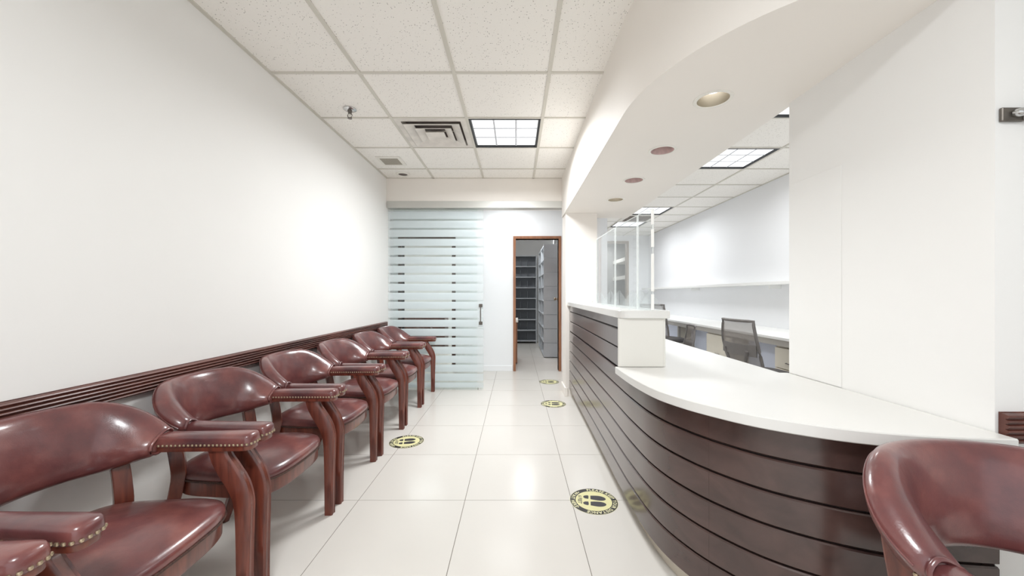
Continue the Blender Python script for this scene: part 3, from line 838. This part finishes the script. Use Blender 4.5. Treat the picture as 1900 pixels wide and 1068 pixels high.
        ar = MB().loft([rg(0.93, 0.622), rg(1.0, 0.626), rg(1.03, 0.638), rg(1.0, 0.652), rg(0.90, 0.661), rg(0.6, 0.665), rg(0.2, 0.667)]).build('arm_pad', 'leather', t, smooth=60)
        MB().loft([rg(0.86, 0.606), rg(0.90, 0.609), rg(0.90, 0.623)]).build('arm_rail', 'chairwood', t, smooth=40)
        # brass nails along the lower edge of the pad
        ring_ = [pos(x, y, 1.02) for x, y in out]; acc = 0; nails = MB(); nxt = 0.008
        for i in range(len(ring_) - 1):
            a, b = ring_[i], ring_[i + 1]; d = math.dist(a, b)
            while nxt <= acc + d:
                q = (nxt - acc) / d
                nails.ball((a[0] + (b[0] - a[0]) * q, a[1] + (b[1] - a[1]) * q, 0.6305), 0.0052, 7, 4); nxt += 0.0145
            acc += d
        no = nails.build('nail_heads', 'brass', ar, smooth=60); no['kind'] = 'stuff'
    return t
ch0 = make_chair()
XCH = -1.262
spots = [(0.48, 'oxblood leather captain chair cut off at the lower left corner, nearest the viewer'),
         (1.11, 'oxblood leather captain chair with scuffed seat at the left edge, largest in the row'),
         (1.74, 'oxblood leather captain chair along the left wall, second largest in the row'),
         (2.37, 'oxblood leather captain chair in the left row, fourth from the frosted glass door'),
         (2.995, 'oxblood leather captain chair in the left row, third from the frosted glass door'),
         (3.62, 'oxblood leather captain chair in the left row, second from the frosted glass door'),
         (4.255, 'oxblood leather captain chair farthest back, against the frosted glass door')]
for i, (y, l) in enumerate(spots):
    o = ch0 if i == 0 else copy_tree(ch0)
    o.location = (XCH + (0, .004, 0, -.003, .004, 0, -.004)[i], y, 0); o.rotation_euler = (0, 0, -PI / 2 + math.radians((0, .6, -.5, .4, .2, .4, 0)[i]))
    tag(o, l, 'chair', 'captain chairs in the waiting room')
o = copy_tree(ch0); o.location = (1.058, 0.69, 0); o.rotation_euler = (0, 0, PI + math.radians(2))
tag(o, 'oxblood leather captain chair on the right in front of the counter end', 'chair', 'captain chairs in the waiting room')

# ------------------------------------------------------------------ distance decals on the floor
def glyph(ch, size):
    cu = bpy.data.curves.new('t', 'FONT'); cu.body = ch; cu.size = size; cu.offset = size * 0.022
    cu.resolution_u = 2
    ob = bpy.data.objects.new('t', cu); C.objects.link(ob)
    dg = bpy.context.evaluated_depsgraph_get()
    me_ = bpy.data.meshes.new_from_object(ob.evaluated_get(dg))
    vs_ = [tuple(v.co) for v in me_.vertices]; fs_ = [list(p.vertices) for p in me_.polygons]
    bpy.data.objects.remove(ob); bpy.data.curves.remove(cu); bpy.data.meshes.remove(me_)
    return vs_, fs_
GL = {}
def text_arc(mb, txt, R, size, centre, z, top=True, spread=1.12):
    ws = []
    for ch in txt:
        if ch == ' ': ws.append(size * 0.34); continue
        if (ch, size) not in GL: GL[(ch, size)] = glyph(ch, size)
        v = GL[(ch, size)][0]; ws.append((max(p[0] for p in v) - min(p[0] for p in v)) + size * 0.12)
    tot = sum(ws) * spread; pos_ = -tot / 2
    for ch, w in zip(txt, ws):
        mid = pos_ + w * spread / 2; pos_ += w * spread
        if ch == ' ': continue
        v, f = GL[(ch, size)]; cx_ = (max(p[0] for p in v) + min(p[0] for p in v)) / 2
        b = len(mb.v)
        for p in v:
            x, y = p[0] - cx_, p[1] - size * 0.35
            if top: a = centre - mid / R; d = (math.cos(a), math.sin(a)); tt = (math.sin(a), -math.cos(a))
            else: a = centre + mid / R; d = (-math.cos(a), -math.sin(a)); tt = (-math.sin(a), math.cos(a))
            base_ = (R * math.cos(a), R * math.sin(a))
            mb.v.append((base_[0] + tt[0] * x + d[0] * y, base_[1] + tt[1] * x + d[1] * y, z))
        mb.f += [[b + i for i in q] for q in f]
def make_decal():
    t = thing('floor_decal', 'x', 'decal')
    MB().lathe([(0.134, 0.0002), (0.134, 0.0007), (0.01, 0.0007)], n=56).build('rim', 'decal_yellow', t)
    MB().lathe([(0.1325, 0.0007), (0.1325, 0.0010), (0.01, 0.0010)], n=56).build('ring', 'decal_black', t)
    MB().lathe([(0.1015, 0.0010), (0.1015, 0.0013), (0.01, 0.0013)], n=56).build('face', 'decal_yellow', t)
    # local frame: +y is where the toes point
    L = MB()
    text_arc(L, 'PLEASE KEEP YOUR DISTANCE', 0.1170, 0.0285, PI / 2, 0.00125, True, 1.0)
    text_arc(L, 'WAIT HERE', 0.1170, 0.0285, -PI / 2, 0.00125, False, 1.0)
    for sx in (-1, 1):
        a = -PI / 2 + sx * math.radians(43)
        L.lathe([(0.0036, 0.0011), (0.0036, 0.00125)], (0.117 * math.cos(a), 0.117 * math.sin(a), 0), 10)
    L.build('ring_lettering', 'decal_text', t)
    S = MB()
    v, f = glyph('6 FEET', 0.030); cx_ = (max(p[0] for p in v) + min(p[0] for p in v)) / 2
    S.v = [(p[0] - cx_, p[1] - 0.087, 0.00155) for p in v]; S.f = f
    S.build('lettering', 'decal_sole', t)
    for s in (-1, 1):
        fp = MB()
        sole = [(s * (0.031 + x * 1.3), y) for x, y in [(-0.014, -0.018), (-0.018, 0.010), (-0.019, 0.035), (-0.015, 0.056), (-0.004, 0.068), (0.008, 0.062), (0.017, 0.042), (0.019, 0.018), (0.015, -0.018)]]
        heel = [(s * (0.031 + x * 1.3), y) for x, y in [(-0.013, -0.030), (0.014, -0.030), (0.014, -0.044), (0.008, -0.056), (-0.003, -0.058), (-0.011, -0.048)]]
        so2 = spline([(*p, 0) for p in sole], 3); he2 = spline([(*p, 0) for p in heel], 3)
        fp.prism([(p[0], p[1]) for p in so2], 0.0013, 0.0017); fp.prism([(p[0], p[1]) for p in he2], 0.0013, 0.0017)
        fp.build('footprint', 'decal_sole', t)
    return t
dc = make_decal()
for i, (x, y, r, l) in enumerate([(0.442, 2.124, -100, 'round yellow keep-your-distance floor decal beside the curved counter, nearest the viewer'),
                                  (0.402, 4.01, -94, 'round yellow keep-your-distance floor decal just before the glass door track'),
                                  (0.447, 5.02, -92, 'round yellow keep-your-distance floor decal in front of the file room door'),
                                  (-0.869, 2.983, -78, 'round yellow keep-your-distance floor decal beside the row of chairs')]):
    o = dc if i == 0 else copy_tree(dc)
    o.location = (x, y, 0); o.rotation_euler = (0, 0, math.radians(r))
    tag(o, l, 'decal', 'distance decals on the floor')

# ------------------------------------------------------------------ glass clamp on the right wall
yb = YE
bt = thing('door_bracket', 'dark metal wall bracket with an oval bolt at the upper right', 'bracket', (1.42, yb, 1.655))
br = MB().box(1.352, 1.415, yb - 0.010, yb - 0.0005, 1.652, 1.690); br.build('plate', 'steel', bt, bevel=0.002)
MB().loft([[(1.405, yb - 0.010, z), (1.50, yb - 0.085, z), (1.50, yb - 0.075, z), (1.411, yb - 0.0005, z)] for z in (1.654, 1.688)]).build('arm', 'steel', bt, bevel=0.002)
bo = MB().lathe([(0.010, 0), (0.012, 0.004), (0.010, 0.016), (0.004, 0.020)], (0, 0, 0), 14)
bo.v = [(x * 1.6, y, z) for x, y, z in bo.v]
bo.xform(Matrix.Translation((1.392, yb - 0.010, 1.672)) @ Matrix.Rotation(PI / 2, 4, 'X')); bo.build('bolt', 'chrome', bt, smooth=50)

# ------------------------------------------------------------------ office: long wall desk, shelf, drawers, chairs
ZD = 0.76; XD = 2.53
dk = thing('wall_desk', 'long white wall desk along the office right wall', 'desk', (2.85, 5.2, 0))
box('desk_top', 'desk', XD, XO - 0.003, 1.9, 8.9, ZD - 0.028, ZD, dk, bevel=0.002)
box('edge_rail', 'deskedge', XD + 0.005, XD + 0.03, 1.9, 8.9, ZD - 0.085, ZD - 0.029, dk)
for y in (4.45, 5.9, 7.4): box('gable', 'cream', XD + 0.05, XO - 0.003, y, y + 0.03, 0, ZD - 0.029, dk)
for y in (4.40, 5.85): box('leg', 'deskedge', XD + 0.01, XD + 0.045, y, y + 0.035, 0, ZD - 0.086, dk)
for a, b in ((1.9, 3.28), (3.75, 4.39), (5.1, 5.84), (5.95, 7.39), (7.45, 8.9)): box('modesty_panel', 'bluepanel', XD + 0.20, XD + 0.22, a, b, 0.05, ZD - 0.03, dk)
sh = thing('wall_shelf', 'long white wall shelf above the office desk', 'shelf', (3.05, 5.2, 1.3))
box('board', 'desk', 2.99, XO - 0.002, 1.9, 8.9, 1.285, 1.322, sh, bevel=0.002)
for y in (2.5, 4.5, 6.5, 8.5): box('bracket', 'desk', 3.05, XO - 0.002, y, y + 0.02, 1.24, 1.2849, sh)
def pedestal(y0, y1, label, nd):
    t = thing('drawer_unit', label, 'drawer unit', (2.8, (y0 + y1) / 2, 0), 'drawer units under the desk')
    box('body', 'cream', XD + 0.06, XO - 0.06, y0, y1, 0.03, ZD - 0.09, t)
    h = (ZD - 0.09 - 0.06) / nd
    for k in range(nd):
        z0 = 0.05 + k * h
        d = box('drawer', 'cream', XD + 0.04, XD + 0.059, y0 + 0.004, y1 - 0.004, z0, z0 + h - 0.008, t, bevel=0.002)
        yc = (y0 + y1) / 2
        MB().tube([(XD + 0.04, yc - 0.045, z0 + 0.06), (XD + 0.02, yc - 0.035, z0 + 0.06), (XD + 0.02, yc + 0.035, z0 + 0.06), (XD + 0.04, yc + 0.045, z0 + 0.06)], 0.004, 6).build('handle', 'steel', d, smooth=60)
pedestal(3.30, 3.72, 'cream drawer unit under the desk nearest the white wall', 3)
pedestal(4.50, 5.05, 'cream drawer unit under the desk behind the grey mesh chairs', 2)

def make_office_chair():
    t = thing('office_chair', 'x', 'office chair')
    # back faces -y side, sitter looks towards +y
    for k in range(5):
        a = 2 * PI * k / 5 + 0.3
        c, s = math.cos(a), math.sin(a)
        leg = MB().tube([(0.03 * c, 0.03 * s, 0.11), (0.17 * c, 0.17 * s, 0.095), (0.30 * c, 0.30 * s, 0.075)], [0.024, 0.02, 0.015], 8).build('base_leg', 'greyplastic', t, smooth=60)
        MB().lathe([(0.008, -0.012), (0.026, -0.012), (0.026, 0.012), (0.008, 0.012)], (0, 0, 0), 14).xform(Matrix.Translation((0.30 * c, 0.30 * s, 0.027)) @ Matrix.Rotation(a, 4, 'Z') @ Matrix.Rotation(PI / 2, 4, 'X')).build('caster', 'black', leg, smooth=40)
    MB().lathe([(0.034, 0.09), (0.034, 0.16), (0.027, 0.17), (0.027, 0.30), (0.018, 0.30), (0.018, 0.42)], n=14).build('gas_lift', 'greyplastic', t, smooth=40)
    N = 32
    O = [superell(0.245, 0.235, 3.6, 2 * PI * k / N) for k in range(N)]
    def rg(s, z): return [(x * s, y * s + 0.02, z) for x, y in O]
    MB().loft([rg(0.85, 0.425), rg(0.97, 0.435), rg(1.0, 0.455), rg(0.97, 0.478), rg(0.85, 0.488), rg(0.5, 0.486), rg(0.1, 0.484)]).build('seat', 'darkfabric', t, smooth=60)
    # curved back frame with mesh
    def bp(u, v):                      # u -1..1 across, v 0..1 up
        wid = 0.205 + 0.025 * math.sin(PI * min(1, v * 1.1))
        z = 0.53 + 0.44 * v
        y = -0.215 - 0.10 * v + 0.05 * u * u + 0.025 * math.sin(PI * v) * -1
        return (u * wid, y, z)
    edge = [bp(u, 0) for u in [-1 + k / 5 for k in range(11)]] + [bp(1, v) for v in [k / 10 for k in range(1, 10)]] + [bp(1 - k / 5, 1) for k in range(11)] + [bp(-1, 1 - k / 10) for k in range(1, 10)]
    MB().tube(edge, 0.013, 8, True).build('back_frame', 'greyplastic', t, smooth=60)
    msh = MB(); nu, nv = 9, 10
    for j in range(nv):
        for i in range(nu): msh.v.append(bp(-0.97 + 1.94 * i / (nu - 1), 0.02 + 0.96 * j / (nv - 1)))
    for j in range(nv - 1):
        for i in range(nu - 1): msh.f.append([j * nu + i, j * nu + i + 1, (j + 1) * nu + i + 1, (j + 1) * nu + i])
    msh.build('back_mesh', 'greymesh', t, smooth=60)
    lum = [[(p[0], p[1] - 0.012 + dy, p[2] + dz) for dy, dz in ((-0.006, -0.05), (0.006, -0.05), (0.006, 0.05), (-0.006, 0.05))] for p in [bp(-0.95 + 1.9 * k / 8, 0.40) for k in range(9)]]
    MB().loft(lum).build('lumbar_band', 'greyplastic', t, smooth=40)
    for s in (-1, 1):
        MB().tube([(s * 0.04, -0.02, 0.42), (s * 0.05, -0.20, 0.44), (s * 0.09, -0.262, 0.55), (s * 0.15, -0.285, 0.70)], 0.014, 8).build('back_strut', 'greyplastic', t, smooth=60)
    return t
oc = make_office_chair()
for i, (x, y, r, s, l) in enumerate([(2.25, 3.40, -84, 0.97, 'grey mesh office chair at the desk next to the drawer unit'),
                                     (1.77, 4.30, 78, 0.84, 'low grey mesh office chair turned aside behind the counter'),
                                     (2.28, 5.75, -60, 1.05, 'charcoal office chair half hidden behind the raised counter end')]):
    o = oc if i == 0 else copy_tree(oc)
    o.location = (x, y, 0); o.rotation_euler = (0, 0, math.radians(r)); o.scale = (s, s, s)
    tag(o, l, 'office chair', 'office chairs behind the counter')

# ------------------------------------------------------------------ framed alcove in the far office wall
f = MB()
w3 = struct(MB().box(NX0, NX0 + 0.05, YO - 0.02, YO + 0.12, 0, NZ).build('door_3', 'niche'))
box('jamb', 'niche', NX1 - 0.05, NX1, YO - 0.02, YO + 0.12, 0, NZ, w3)
box('head', 'niche', NX0 + 0.05, NX1 - 0.05, YO - 0.02, YO + 0.12, NZ - 0.05, NZ, w3)
nb = MB().box(NX0 - 0.3, NX1 + 0.35, 10.4, 10.5, 0, 2.6).box(NX0 - 0.4, NX0 - 0.3, YO + 0.12, 10.5, 0, 2.6).box(NX1 + 0.35, NX1 + 0.45, YO + 0.12, 10.5, 0, 2.6).box(NX0 - 0.4, NX1 + 0.45, YO + 0.12, 10.5, 2.6, 2.66).box(NX0 - 0.4, NX1 + 0.45, YO + 0.12, 10.5, -0.05, 0.0)
struct(nb.build('wall_alcove', 'nicheback'))
t = thing('alcove_shelf', 'white shelves inside the framed far alcove behind the screen', 'shelf', (NX1 + 0.2, 9.8, 0))
for z in (1.55, 2.0):
    box('board', 'whitemetal', NX1 - 0.02, NX1 + 0.349, YO + 0.15, 10.39, z, z + 0.09, t)
